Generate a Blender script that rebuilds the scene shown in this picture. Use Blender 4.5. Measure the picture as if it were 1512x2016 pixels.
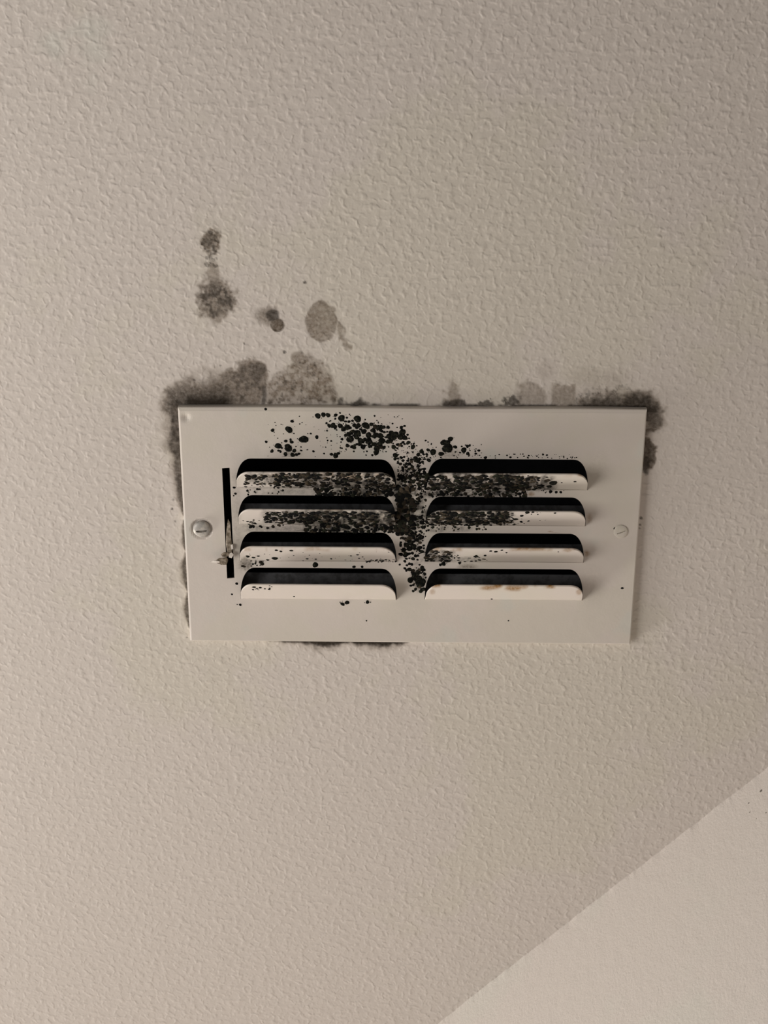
import bpy, bmesh, math, random
import numpy as np
from mathutils import Vector, Matrix
from mathutils.geometry import delaunay_2d_cdt

for o in list(bpy.data.objects):
    bpy.data.objects.remove(o, do_unlink=True)
scene = bpy.context.scene
COL = scene.collection

# ------------------------------------------------------------------ camera
# World: X to the right in the photograph, Y down the photograph (along the ceiling),
# Z up; the ceiling is the plane Z = CZ seen from below.
CZ = 2.4
F = 3000.0                       # focal length for a frame of 1512 x 2016
RV = np.array([0.3936, 0.0141, 0.0043])
TV = np.array([0.0177, 0.0093, 1.0059])
PW, PH = 0.2988, 0.1676           # grille outer size


def rodrigues(r):
    t = np.linalg.norm(r)
    k = r / t
    K = np.array([[0, -k[2], k[1]], [k[2], 0, -k[0]], [-k[1], k[0], 0]])
    return np.eye(3) + math.sin(t) * K + (1 - math.cos(t)) * K @ K


R = rodrigues(RV)
CAM = -R.T @ TV + np.array([0, 0, CZ])
cam_data = bpy.data.cameras.new('camera')
cam = bpy.data.objects.new('camera', cam_data)
COL.objects.link(cam)
cam_data.sensor_width = 36.0
cam_data.lens = F / 2016 * 36.0
cam_data.clip_start = 0.01
m = Matrix.Identity(4)
for i in range(3):
    m[i][0] = R[0][i]
    m[i][1] = -R[1][i]
    m[i][2] = -R[2][i]
    m[i][3] = CAM[i]
cam.matrix_world = m
scene.camera = cam

# ------------------------------------------------------------------ light
world = bpy.data.worlds.new('room_ambient')
scene.world = world
world.use_nodes = True
bg = world.node_tree.nodes['Background']
bg.inputs['Color'].default_value = (1.0, 0.94, 0.88, 1)
bg.inputs['Strength'].default_value = 0.05



def window_light(loc, w, h, energy):
    """daylight entering by a window of the room"""
    li = bpy.data.lights.new('window_daylight', 'AREA')
    li.shape = 'RECTANGLE'
    li.size, li.size_y = w, h
    li.energy = energy
    li.color = (1.0, 0.95, 0.89)
    o = bpy.data.objects.new('window_daylight', li)
    COL.objects.link(o)
    o.location = loc
    o.rotation_euler = (Vector((0.05, 0.05, CZ)) - o.location).to_track_quat('-Z', 'Y').to_euler()


window_light((-1.05, -0.12, CZ - 0.80), 0.6, 0.7, 8.8)
window_light((-3.0, 2.0, CZ - 0.55), 1.1, 0.8, 78.0)

vs = scene.view_settings
vs.view_transform = 'Standard'
vs.look = 'None'
vs.gamma = 1.0
vs.use_curve_mapping = False
vs.exposure = 0.0


# ------------------------------------------------------------------ helpers
def ray(px, py):
    d = R.T @ np.array([(px - 756) / F, (py - 1008) / F, 1.0])
    return d


def at(px, py, h=0.0):
    """point on the plane h metres below the ceiling that is seen at (px, py)"""
    d = ray(px, py)
    t = (CZ - h - CAM[2]) / d[2]
    return CAM + t * d


def proj(P):
    P = np.asarray(P, float)
    c = (P - CAM) @ R.T
    return 756 + F * c[:, 0] / c[:, 2], 1008 + F * c[:, 1] / c[:, 2]


def mesh_obj(name, verts, faces, mat, parent=None, smooth=False):
    me = bpy.data.meshes.new(name)
    me.from_pydata([tuple(v) for v in verts], [], [tuple(f) for f in faces])
    me.update()
    if mat:
        me.materials.append(mat)
    if smooth:
        me.polygons.foreach_set('use_smooth', [True] * len(me.polygons))
    o = bpy.data.objects.new(name, me)
    COL.objects.link(o)
    if parent:
        o.parent = parent
    return o


def set_attr(o, name, rgb):
    a = o.data.color_attributes.new(name, 'FLOAT_COLOR', 'POINT')
    n = len(o.data.vertices)
    buf = np.ones((n, 4), np.float32)
    buf[:, :3] = rgb
    a.data.foreach_set('color', buf.ravel())


def hash2(ix, iy, seed):
    n = (ix.astype(np.int64) * 374761393 + iy.astype(np.int64) * 668265263 + seed * 982451653) & 0x7fffffff
    n = ((n ^ (n >> 13)) * 1274126177) & 0x7fffffff
    n = n ^ (n >> 16)
    return (n & 0xffff) / 65535.0


def vnoise(x, y, s, seed=0):
    x = x / s
    y = y / s
    ix = np.floor(x)
    iy = np.floor(y)
    fx = x - ix
    fy = y - iy
    fx = fx * fx * (3 - 2 * fx)
    fy = fy * fy * (3 - 2 * fy)
    a = hash2(ix, iy, seed)
    b = hash2(ix + 1, iy, seed)
    c = hash2(ix, iy + 1, seed)
    d = hash2(ix + 1, iy + 1, seed)
    return (a * (1 - fx) + b * fx) * (1 - fy) + (c * (1 - fx) + d * fx) * fy


def fbm(x, y, s, seed=0, octv=4):
    v = 0
    amp = 0.5
    tot = 0
    for k in range(octv):
        v = v + amp * vnoise(x + 17.3 * k, y - 9.1 * k, s / 2 ** k, seed + k)
        tot += amp
        amp *= 0.55
    return v / tot


def sstep(a, b, x):
    t = np.clip((x - a) / (b - a), 0, 1)
    return t * t * (3 - 2 * t)


def seg_dist(x, y, pts):
    best = np.full(np.shape(x), 1e9)
    for (x0, y0), (x1, y1) in zip(pts[:-1], pts[1:]):
        dx, dy = x1 - x0, y1 - y0
        t = np.clip(((x - x0) * dx + (y - y0) * dy) / (dx * dx + dy * dy), 0, 1)
        best = np.minimum(best, np.hypot(x - x0 - t * dx, y - y0 - t * dy))
    return best


def poly_sd(x, y, pts):
    """signed distance, positive inside"""
    d = seg_dist(x, y, pts + [pts[0]])
    inside = np.zeros(np.shape(x), bool)
    n = len(pts)
    for i in range(n):
        x0, y0 = pts[i]
        x1, y1 = pts[(i + 1) % n]
        cond = ((y0 > y) != (y1 > y))
        xi = (x1 - x0) * (y - y0) / ((y1 - y0) if y1 != y0 else 1e-9) + x0
        inside ^= cond & (x < xi)
    return np.where(inside, d, -d)


def ell(x, y, cx, cy, rx, ry):
    """1 at centre, 0 at the ellipse, negative outside"""
    return 1 - np.hypot((x - cx) / rx, (y - cy) / ry)


# ------------------------------------------------------------------ materials
def new_mat(name):
    mt = bpy.data.materials.new(name)
    mt.use_nodes = True
    nt = mt.node_tree
    b = nt.nodes['Principled BSDF']
    return mt, nt, b


def node(nt, kind, **kw):
    n = nt.nodes.new(kind)
    for k, v in kw.items():
        setattr(n, k, v)
    return n


def noise(nt, coord, scale, detail=2.0, rough=0.5, dist=0.0):
    n = node(nt, 'ShaderNodeTexNoise')
    n.inputs['Scale'].default_value = scale
    n.inputs['Detail'].default_value = detail
    n.inputs['Roughness'].default_value = rough
    n.inputs['Distortion'].default_value = dist
    nt.links.new(coord, n.inputs['Vector'])
    return n.outputs['Fac']


def math_n(nt, op, a, b=None, c=None, clamp=False):
    n = node(nt, 'ShaderNodeMath', operation=op)
    n.use_clamp = clamp
    for i, v in enumerate((a, b, c)):
        if v is None:
            continue
        if isinstance(v, (int, float)):
            n.inputs[i].default_value = v
        else:
            nt.links.new(v, n.inputs[i])
    return n.outputs[0]


def remap(nt, v, a, b, c=0.0, d=1.0, smooth=True):
    n = node(nt, 'ShaderNodeMapRange')
    n.interpolation_type = 'SMOOTHSTEP' if smooth else 'LINEAR'
    nt.links.new(v, n.inputs['Value'])
    for k, x in zip(('From Min', 'From Max', 'To Min', 'To Max'), (a, b, c, d)):
        n.inputs[k].default_value = x
    return n.outputs['Result']


def mix(nt, fac, a, b, mode='MIX'):
    n = node(nt, 'ShaderNodeMix', data_type='RGBA', blend_type=mode)
    for sock, v in ((n.inputs['Factor'], fac), (n.inputs['A'], a), (n.inputs['B'], b)):
        if isinstance(v, (int, float)):
            sock.default_value = v
        elif isinstance(v, tuple):
            sock.default_value = v + (1,) if len(v) == 3 else v
        else:
            nt.links.new(v, sock)
    return n.outputs['Result']


def obj_coord(nt):
    return node(nt, 'ShaderNodeNewGeometry').outputs['Position']


def attr_rgb(nt, name):
    a = node(nt, 'ShaderNodeAttribute', attribute_name=name)
    s = node(nt, 'ShaderNodeSeparateColor')
    nt.links.new(a.outputs['Color'], s.inputs['Color'])
    return s.outputs['Red'], s.outputs['Green'], s.outputs['Blue']


def bump(nt, b, height, dist, strength=1.0):
    n = node(nt, 'ShaderNodeBump')
    n.inputs['Strength'].default_value = strength
    n.inputs['Distance'].default_value = dist
    nt.links.new(height, n.inputs['Height'])
    nt.links.new(n.outputs['Normal'], b.inputs['Normal'])


PINK = (0.72, 0.657, 0.605)
YELL = (0.712, 0.657, 0.580)
GREN = (0.695, 0.668, 0.608)


def blotchy_paint(nt, P, hue=None):
    """off-white paint with faint pinkish, yellowish and greenish blotches"""
    n1 = noise(nt, P, 9.0, 4.0, 0.6)
    n2 = noise(nt, P, 7.0, 4.0, 0.6)
    if hue is not None:
        n1 = math_n(nt, 'ADD', n1, math_n(nt, 'SUBTRACT', hue[0], 0.5))
        n2 = math_n(nt, 'ADD', n2, math_n(nt, 'SUBTRACT', hue[1], 0.5))
    c = mix(nt, remap(nt, n1, 0.47, 0.60), PINK, YELL)
    c = mix(nt, remap(nt, n2, 0.58, 0.66, 0, 0.9), c, GREN)
    return c


def make_ceiling_mat():
    mt, nt, b = new_mat('stippled_ceiling_paint')
    P = obj_coord(nt)
    dark, tan, thin = attr_rgb(nt, 'stain')
    hy, hg, _ = attr_rgb(nt, 'hue')
    c = blotchy_paint(nt, P, (hy, hg))
    fine = noise(nt, P, 480.0, 3.0, 0.6)
    f2 = math_n(nt, 'SUBTRACT', fine, 0.5)
    tanm = math_n(nt, 'MULTIPLY', tan, math_n(nt, 'MULTIPLY_ADD', f2, 1.1, 0.95), None, True)
    c = mix(nt, tanm, c, (0.165, 0.118, 0.076))
    dm = math_n(nt, 'ADD', dark, math_n(nt, 'MULTIPLY', math_n(nt, 'MULTIPLY', f2, 1.7),
                                       math_n(nt, 'MULTIPLY', math_n(nt, 'SUBTRACT', 1.15, dark), dark)), None, True)
    c = mix(nt, dm, c, (0.028, 0.020, 0.013))
    nt.links.new(c, b.inputs['Base Color'])
    b.inputs['Roughness'].default_value = 0.55
    b.inputs['Specular IOR Level'].default_value = 0.3
    # roller stipple: wormy ridges
    h1 = noise(nt, P, 170.0, 2.0, 0.5, 0.1)
    h2 = noise(nt, P, 250.0, 1.0, 0.45, 0.3)
    h3 = noise(nt, P, 45.0, 1.0, 0.5)
    pk = remap(nt, h2, 0.40, 0.88)
    h = math_n(nt, 'ADD', math_n(nt, 'MULTIPLY', h1, 0.62), math_n(nt, 'MULTIPLY', pk, 0.62))
    h = math_n(nt, 'ADD', h, math_n(nt, 'MULTIPLY', h3, 0.7))
    h = math_n(nt, 'ADD', h, math_n(nt, 'MULTIPLY', noise(nt, P, 900.0, 2.0, 0.6), 0.07))
    bump(nt, b, h, 0.00044)
    return mt


def make_wall_mat():
    mt, nt, b = new_mat('smooth_wall_paint')
    P = obj_coord(nt)
    c = mix(nt, remap(nt, noise(nt, P, 7.0, 4.0, 0.6), 0.5, 0.62, 0, 0.8), (0.75, 0.69, 0.64), (0.735, 0.70, 0.64))
    nt.links.new(c, b.inputs['Base Color'])
    b.inputs['Roughness'].default_value = 0.6
    b.inputs['Specular IOR Level'].default_value = 0.3
    h = math_n(nt, 'ADD', noise(nt, P, 500.0, 3.0, 0.6), noise(nt, P, 110.0, 2.0, 0.5))
    bump(nt, b, h, 0.0003)
    return mt


def make_plate_mat():
    mt, nt, b = new_mat('painted_sheet_metal')
    P = obj_coord(nt)
    dark, film, rust = attr_rgb(nt, 'grime')
    n1 = noise(nt, P, 16.0, 3.0, 0.6)
    c = mix(nt, remap(nt, n1, 0.45, 0.6), (0.735, 0.668, 0.612), (0.722, 0.665, 0.59))
    c = mix(nt, remap(nt, noise(nt, P, 22.0, 3.0, 0.6), 0.58, 0.68, 0, 0.7), c, (0.69, 0.67, 0.61))
    fine = noise(nt, P, 700.0, 4.0, 0.7)
    f2 = math_n(nt, 'SUBTRACT', fine, 0.5)
    fm = math_n(nt, 'MULTIPLY', film, math_n(nt, 'MULTIPLY_ADD', f2, 2.4, 0.8), None, True)
    c = mix(nt, fm, c, (0.17, 0.14, 0.108))
    rm = math_n(nt, 'MULTIPLY', rust, math_n(nt, 'MULTIPLY_ADD', f2, 2.0, 1.0), None, True)
    c = mix(nt, rm, c, (0.30, 0.150, 0.035))
    dm = math_n(nt, 'ADD', dark, math_n(nt, 'MULTIPLY', math_n(nt, 'MULTIPLY', f2, 4.0),
                                       math_n(nt, 'MULTIPLY', math_n(nt, 'SUBTRACT', 1.1, dark), dark)), None, True)
    dark_c = mix(nt, remap(nt, noise(nt, P, 330.0, 3.0, 0.6), 0.45, 0.7), (0.010, 0.010, 0.009), (0.055, 0.045, 0.033))
    c = mix(nt, dm, c, dark_c)
    nt.links.new(c, b.inputs['Base Color'])
    b.inputs['Roughness'].default_value = 0.42
    b.inputs['Specular IOR Level'].default_value = 0.4
    h = math_n(nt, 'ADD', math_n(nt, 'MULTIPLY', noise(nt, P, 900.0, 2.0, 0.5), 0.25), noise(nt, P, 90.0, 2.0, 0.5))
    bump(nt, b, h, 0.00016)
    return mt


def make_mould_mat(name, use_attr):
    mt, nt, b = new_mat(name)
    P = obj_coord(nt)
    n = noise(nt, P, 600.0, 3.0, 0.6)
    if use_attr:
        a = node(nt, 'ShaderNodeAttribute', attribute_name='tone')
        c = mix(nt, remap(nt, n, 0.3, 0.75, 0, 0.6), a.outputs['Color'], (0.006, 0.006, 0.006))
    else:
        c = mix(nt, remap(nt, n, 0.42, 0.75), (0.007, 0.0075, 0.0065), (0.042, 0.042, 0.030))
    nt.links.new(c, b.inputs['Base Color'])
    b.inputs['Roughness'].default_value = 0.95
    b.inputs['Specular IOR Level'].default_value = 0.1
    bump(nt, b, noise(nt, P, 1800.0, 3.0, 0.6), 0.0004)
    return mt


def simple_mat(name, c1, c2, scale, rough=0.5, metal=0.0, spec=0.4, bd=0.0001):
    mt, nt, b = new_mat(name)
    P = obj_coord(nt)
    n = noise(nt, P, scale, 4.0, 0.6)
    nt.links.new(mix(nt, remap(nt, n, 0.4, 0.65), c1, c2), b.inputs['Base Color'])
    b.inputs['Roughness'].default_value = rough
    b.inputs['Metallic'].default_value = metal
    b.inputs['Specular IOR Level'].default_value = spec
    bump(nt, b, n, bd)
    return mt


M_CEIL = make_ceiling_mat()
M_WALL = make_wall_mat()
M_PLATE = make_plate_mat()
M_SPOT = make_mould_mat('black_mould', False)
M_SPECK = make_mould_mat('mottled_mould', True)
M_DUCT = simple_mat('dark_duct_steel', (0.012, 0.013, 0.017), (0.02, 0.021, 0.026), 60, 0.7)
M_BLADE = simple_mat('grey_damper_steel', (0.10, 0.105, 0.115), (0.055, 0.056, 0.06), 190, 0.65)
M_SCREW = simple_mat('dull_zinc', (0.43, 0.41, 0.385), (0.62, 0.575, 0.52), 260, 0.45, 0.15)
M_SCREWP = simple_mat('painted_screw', (0.69, 0.64, 0.55), (0.72, 0.66, 0.60), 200, 0.45)
M_LEVER = simple_mat('corroded_lever', (0.16, 0.125, 0.085), (0.40, 0.34, 0.27), 420, 0.6)
M_CHIP = simple_mat('chipped_white_paint', (0.74, 0.68, 0.62), (0.62, 0.56, 0.50), 300, 0.45)

# ------------------------------------------------------------------ ceiling
HOLE = (-0.135, 0.130, -0.060, 0.060)      # duct opening x0 x1 y0 y1


def axis(lo, a, b, hi, d):
    dense = list(np.arange(a, b + d * .5, d))
    left, right = [], []
    s = d
    x = a
    while x > lo:
        s = min(s * 1.35, 0.12)
        x -= s
        left.append(x)
    s = d
    x = dense[-1]
    while x < hi:
        s = min(s * 1.35, 0.12)
        x += s
        right.append(x)
    return np.array(left[::-1] + dense + right)


gx = axis(-3.6, -0.172, 0.182, 1.3, 0.00075)
gy = axis(-1.2, -0.208, 0.100, 2.6, 0.00075)
GX, GY = np.meshgrid(gx, gy)
nX, nY = len(gx), len(gy)
V = np.stack([GX.ravel(), GY.ravel(), np.full(nX * nY, CZ)], 1)
px, py = proj(V)
behind = ((V - CAM) @ R.T)[:, 2] < 0.05
px[behind] = -9999
py[behind] = -9999


def stain_fields(x, y):
    """dark and tan stain amounts on the ceiling, 0..1"""
    g1 = fbm(x, y, 9, 3, 3)
    g2 = fbm(x, y, 22, 11, 4)
    g3 = fbm(x, y, 5, 29, 2)
    wx = x + (fbm(x, y, 26, 41, 3) - .5) * 16
    wy = y + (fbm(x, y, 26, 57, 3) - .5) * 16
    wx = wx + (fbm(x, y, 8, 61, 2) - .5) * 10
    wy = wy + (fbm(x, y, 8, 67, 2) - .5) * 10
    dark = np.zeros_like(x)
    tan = np.zeros_like(x)

    def D(v):
        nonlocal dark
        dark = np.maximum(dark, np.clip(v, 0, 1))

    def T(v):
        nonlocal tan
        tan = np.maximum(tan, np.clip(v, 0, 1))

    # chain of blotches, upper left
    e = ell(wx, wy, 414, 475, 19, 33)
    D(sstep(0, .40, e + (g3 - .5) * .8) * (.45 + .45 * sstep(.40, .65, g3)) * .80)
    T(sstep(-.05, .3, e + (g1 - .5) * .7) * .75)
    e = ell(wx, wy, 416, 517, 13, 16)
    D(sstep(.50, .68, g3 + .25 * e) * (e > 0) * .55)
    T(sstep(0, .4, ell(wx, wy, 420, 545, 16, 36)) * .58)
    e = ell(wx, wy, 425, 590, 42, 46)
    D(sstep(0, .55, e + (g1 - .5) * .5) * (.08 + .66 * sstep(.36, .62, g2 * .6 + g3 * .4)))
    D(sstep(0, .6, ell(wx, wy, 437, 580, 20, 22)) * sstep(.35, .6, g3) * .85)
    D(sstep(0, .6, ell(wx, wy, 403, 588, 17, 22)) * sstep(.3, .6, g3) * .70)
    T(sstep(-.1, .3, e + (g1 - .5) * .6) * .68)
    T(sstep(0, .4, ell(wx, wy, 432, 622, 22, 20) + (g1 - .5) * .4) * .6)
    # twin-spot blotch
    T(sstep(0, .6, ell(wx, wy, 528, 622, 30, 27)) * .58)
    D(sstep(0, .7, ell(wx, wy, 520, 620, 24, 26)) * .14)
    D(sstep(0, .35, ell(x, y, 536, 621, 17, 15) + (g1 - .5) * .2) * .80)
    T(sstep(0, .2, ell(x, y, 546, 640, 15, 15)) * .85)
    D(sstep(0, .2, ell(x, y, 546, 640, 15, 15)) * (.34 + .24 * sstep(.25, 0.0, np.abs(ell(x, y, 546, 640, 14, 14) - .1))))
    # egg-shaped blotch with a tail
    egg = 1 - np.hypot((x - 632 - (y - 628) * .04) / np.clip(34 - .26 * np.clip(628 - y, 0, 60), 14, 40), (y - 632) / 44)
    fade = 1 - .65 * sstep(640, 690, x + (y - 640) * .4) * sstep(630, 660, y)
    T(sstep(0, .12, egg + (g1 - .5) * .10) * fade * (.62 + .35 * (g1 - .3)))
    D(sstep(0, .2, egg) * sstep(.16, .0, np.abs(egg - .08)) * .14)
    T(sstep(9, 2, seg_dist(wx, wy, [(640, 600), (656, 616), (668, 642), (675, 668), (691, 684)])) * .62)
    # lobe and dark band over the left end of the grille's top edge
    lobe = np.maximum(ell(wx, wy, 497, 752, 38, 56), ell(wx, wy, 466, 770, 62, 46))
    D(sstep(0, .40, lobe + (g2 - .5) * .6) * (.16 + .46 * sstep(.28, .68, g1)))
    T(sstep(-.05, .2, lobe + (g2 - .5) * .5) * .72)
    D(sstep(0, .5, ell(wx, wy, 507, 738, 18, 34)) * .62)
    D(sstep(7, 2, seg_dist(x, y, [(519, 762), (521, 780), (517, 800)])) * .72)
    clean = sstep(0, .5, ell(x, y, 496, 785, 18, 13))
    dark = dark * (1 - .75 * clean)
    up = 796 - y
    band = sstep(352, 372, x) * sstep(480, 440, x)
    D(band * np.clip(1.15 - up / (30 + 26 * g2), 0, 1) * (up > -30))
    D(band * sstep(62, 10, up + (g2 - .5) * 50) * (.34 + .5 * g1) * (up > -30))
    T(band * sstep(78, 25, up + (g2 - .5) * 50) * .7 * (up > -30))
    # tan sheet left of centre
    sd = poly_sd(wx, wy, [(525, 800), (520, 765), (534, 735), (552, 727), (566, 722), (578, 700), (592, 682), (612, 694),
                          (634, 706), (652, 735), (662, 768), (672, 800)])
    T(sstep(-2, 9, sd) * (.40 + .42 * sstep(.3, .7, g1)))
    T(sstep(0, .4, ell(wx, wy, 592, 712, 24, 26)) * .66)
    D(sstep(-2, 12, sd) * sstep(.66, .82, g3) * .5)
    D(sstep(22, 0, 796 - y) * sstep(-2, 8, sd) * sstep(.40, .62, g1) * .6)
    # dark rim round the upper left corner and down the left side
    lx = 350 + (y - 795) * 25 / 461          # grille's left edge
    d = lx - x
    wl = np.interp(y, [786, 792, 800, 850, 880, 905, 945, 985, 1005, 1020, 1035, 1070, 1085, 1098, 1115, 1150, 1165, 1178, 1200, 1232, 1240],
                   [0, 12, 22, 25, 22, 16, 15, 9, 5, 0, 6, 6, 1, 4, 13, 6, 1, 5, 10, 4, 0]) * (.55 + .9 * g2)
    st = np.interp(y, [780, 960, 1000, 1240], [1.0, .92, .75, .85])
    D(sstep(1.15, .55, d / np.maximum(wl, .1)) * (d > -30) * (y > 787) * st * (.72 + .55 * (g1 - .35)) * (wl > .8))
    T(sstep(1.9, .6, d / np.maximum(wl, .1)) * (d > -30) * (y > 787) * .6 * (wl > .8))
    e = ell(wx, wy, 356, 790, 36, 46)
    D(sstep(0, .5, e + (g2 - .5) * .6) * (.58 + .5 * (g1 - .35)))
    T(sstep(-.2, .3, e + (g2 - .5) * .6) * .65)
    # right half of the top edge
    T(sstep(-3, 5, poly_sd(wx, wy, [(1016, 802), (1018, 752), (1045, 749), (1072, 764), (1078, 802)])) * (.34 + .28 * g1))
    T(sstep(-2, 4, poly_sd(x, wy, [(1084, 802), (1086, 757), (1134, 756), (1135, 802)])) * (.40 + .28 * g1))
    T(sstep(0, .7, ell(wx, wy, 1078, 730, 26, 26)) * .20)
    T(sstep(0, .7, ell(wx, wy, 1180, 745, 90, 26) + (g2 - .5) * .6) * .18)
    k = poly_sd(wx, wy, [(1140, 810), (1146, 787), (1165, 776), (1200, 772), (1233, 770), (1233, 810)])
    D(sstep(-4, 12, k + (g1 - .5) * 12) * (.62 + .5 * (g1 - .3)))
    D(sstep(14, 0, 800 - y) * (y < 830) * sstep(1138, 1152, x) * sstep(1290, 1270, x) * .95)
    T(sstep(-18, 4, k + (g1 - .5) * 26) * .55)
    D(sstep(-14, 4, k + (g3 - .5) * 30) * sstep(.52, .7, g3) * .5)
    rim = seg_dist(wx, wy, [(1240, 790), (1268, 788), (1284, 806), (1288, 828)])
    D(sstep(22, 5, rim + (g1 - .5) * 14) * np.where(y > 812, .55, .86))
    T(sstep(30, 12, rim + (g1 - .5) * 14) * .65)
    T(sstep(-3, 6, poly_sd(wx, wy, [(1270, 842), (1297, 838), (1294, 850), (1270, 866)])) * .8)
    D(sstep(-3, 6, poly_sd(wx, wy, [(1270, 842), (1297, 838), (1294, 850), (1270, 866)])) * .42)
    e = ell(wx, wy, 1274, 892, 20, 34)
    D(sstep(0, .35, e) * .55)
    D(sstep(0, .4, ell(wx, wy, 1270, 912, 14, 20)) * .8)
    T(sstep(0, .2, e) * .8)
    # thin line and tufts along the top edge
    ty = 794.5 + (x - 350) * 5.5 / 924
    D(sstep(5, 0, ty - y) * (y < 830) * sstep(.30, .5, fbm(x, y * .2, 30, 77, 3)) * sstep(640, 700, x) * sstep(1280, 1200, x) * .85)
    e = ell(wx, wy, 894, 796, 30, 16)
    D(sstep(0, .5, e + (g1 - .5) * .8) * .85)
    T(sstep(0, .5, ell(wx, wy, 890, 775, 20, 34) + (g1 - .5) * 1.1) * .55)
    D(sstep(0, .5, ell(wx, wy, 704, 797, 24, 12) + (g1 - .5) * .6) * .9)
    D(sstep(0, .5, ell(wx, wy, 672, 793, 16, 11) + (g1 - .5) * .6) * .75)
    D(sstep(0, .5, ell(wx, wy, 1005, 790, 24, 14) + (g3 - .5) * 1.0) * .8)
    D(sstep(0, .5, ell(wx, wy, 955, 797, 24, 8) + (g3 - .5) * 1.0) * .8)
    # under the bottom edge: mould and the stand-off gap's shadow, both painted dark
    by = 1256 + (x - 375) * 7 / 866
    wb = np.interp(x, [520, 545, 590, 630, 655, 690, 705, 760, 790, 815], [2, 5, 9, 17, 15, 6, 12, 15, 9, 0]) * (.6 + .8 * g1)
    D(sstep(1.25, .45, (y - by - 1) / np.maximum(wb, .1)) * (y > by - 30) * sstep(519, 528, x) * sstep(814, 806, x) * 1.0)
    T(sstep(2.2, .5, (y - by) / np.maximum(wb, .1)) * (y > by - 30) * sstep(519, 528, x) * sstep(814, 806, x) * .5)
    # single specks
    for cx, cy, r, a in ((600, 556, 4.2, .75), (560, 693, 4.4, .8), (481, 676, 2.3, .7), (1262, 1020, 4, .8), (1260, 1033, 3, .7),
                         (1259, 1040, 2.6, .6), (434, 720, 2.4, .6), (339, 1002, 2.6, .8), (341, 984, 3, .6), (345, 1026, 3, .5),
                         (382, 748, 3, .8), (706, 761, 2.0, .7), (627, 746, 2.2, .7), (593, 769, 3.4, .7), (368, 1255, 2.2, .5)):
        D(sstep(0, .5, ell(x, y, cx, cy, r, r)) * a)
    return dark, tan


dark = np.zeros(len(V))
tan = np.zeros(len(V))
sel = (px > 290) & (px < 1340) & (py > 400) & (py < 1320)
dd, tt = stain_fields(px[sel], py[sel])
dark[sel] = dd
tan[sel] = tt

# faint yellow and green discolouring of the paint, broad patches
hy = np.full(len(V), 0.36)
hg = np.full(len(V), 0.30)
for cx, cy, rx, ry, a in ((930, 430, 330, 330, .26), (1120, 1370, 330, 260, .24), (420, 1200, 220, 260, .12),
                          (1100, 1700, 260, 160, .16), (820, 700, 420, 260, .12), (330, 900, 120, 160, .10)):
    hy += a * np.exp(-(((px - cx) / rx) ** 2 + ((py - cy) / ry) ** 2))
for cx, cy, rx, ry, a in ((130, 90, 260, 190, .34), (270, 430, 150, 150, .22), (30, 330, 90, 110, .12)):
    hg += a * np.exp(-(((px - cx) / rx) ** 2 + ((py - cy) / ry) ** 2))

idx = np.arange(nX * nY).reshape(nY, nX)
# winding: visible side faces down (-Z)
Q = np.stack([idx[:-1, :-1], idx[1:, :-1], idx[1:, 1:], idx[:-1, 1:]], -1).reshape(-1, 4)
fc = V[Q].mean(1)
keep = ~((fc[:, 0] > HOLE[0]) & (fc[:, 0] < HOLE[1]) & (fc[:, 1] > HOLE[2]) & (fc[:, 1] < HOLE[3]))
Q = Q[keep]
fc = fc[keep]
fpx, fpy = proj(fc)
fst = np.maximum(dark, tan)[Q].mean(1)
under = (np.abs(fc[:, 0]) < PW / 2 - .004) & (np.abs(fc[:, 1]) < PH / 2 - .004)
lab = np.zeros(len(Q), int)
regions = [  # name, label, photo box
    ('mould_stain', 'grainy brown blotch chain on the ceiling, farthest above the grille', (370, 430, 480, 660)),
    ('mould_stain', 'small dark twin-spot stain', (490, 585, 585, 668)),
    ('mould_stain', 'egg-shaped brown stain with a thin tail', (586, 575, 705, 690)),
    ('mould_stain', 'grey-brown mould over the upper left edge and down the left side of the grille', (290, 660, 524, 1252)),
    ('mould_stain', 'tan mottled stain on the top edge left of the middle', (524, 678, 740, 830)),
    ('mould_stain', 'tan patches and black mould round the upper right corner of the grille', (820, 690, 1330, 960)),
    ('mould_stain', 'dark fuzzy strip of mould and painted gap shadow under the bottom edge of the grille', (500, 1240, 840, 1310)),
]
for k, (_, _, (x0, y0, x1, y1)) in enumerate(regions):
    lab[(fst > .22) & ~under & (fpx >= x0) & (fpx < x1) & (fpy >= y0) & (fpy < y1) & (lab == 0)] = k + 1

STAIN = np.stack([dark, tan, np.zeros_like(dark)], 1)
HUE = np.stack([hy, hg, np.zeros_like(hy)], 1)


def grid_part(name, quads, parent=None):
    used, inv = np.unique(quads, return_inverse=True)
    inv = inv.reshape(quads.shape)
    me = bpy.data.meshes.new(name)
    me.vertices.add(len(used))
    me.vertices.foreach_set('co', V[used].astype(np.float32).ravel())
    me.loops.add(inv.size)
    me.loops.foreach_set('vertex_index', inv.astype(np.int32).ravel())
    me.polygons.add(len(inv))
    me.polygons.foreach_set('loop_start', np.arange(0, inv.size, 4, dtype=np.int32))
    me.update(calc_edges=True)
    me.materials.append(M_CEIL)
    o = bpy.data.objects.new(name, me)
    COL.objects.link(o)
    if parent:
        o.parent = parent
    set_attr(o, 'stain', STAIN[used])
    set_attr(o, 'hue', HUE[used])
    return o


ceiling = grid_part('ceiling', Q[lab == 0])
ceiling['kind'] = 'structure'
ceiling['label'] = 'off-white stippled ceiling with mould stains round the grille'
for k, (nm, lb, _) in enumerate(regions):
    if (lab == k + 1).any():
        o = grid_part(nm, Q[lab == k + 1], ceiling)
        o['label'] = lb

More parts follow.
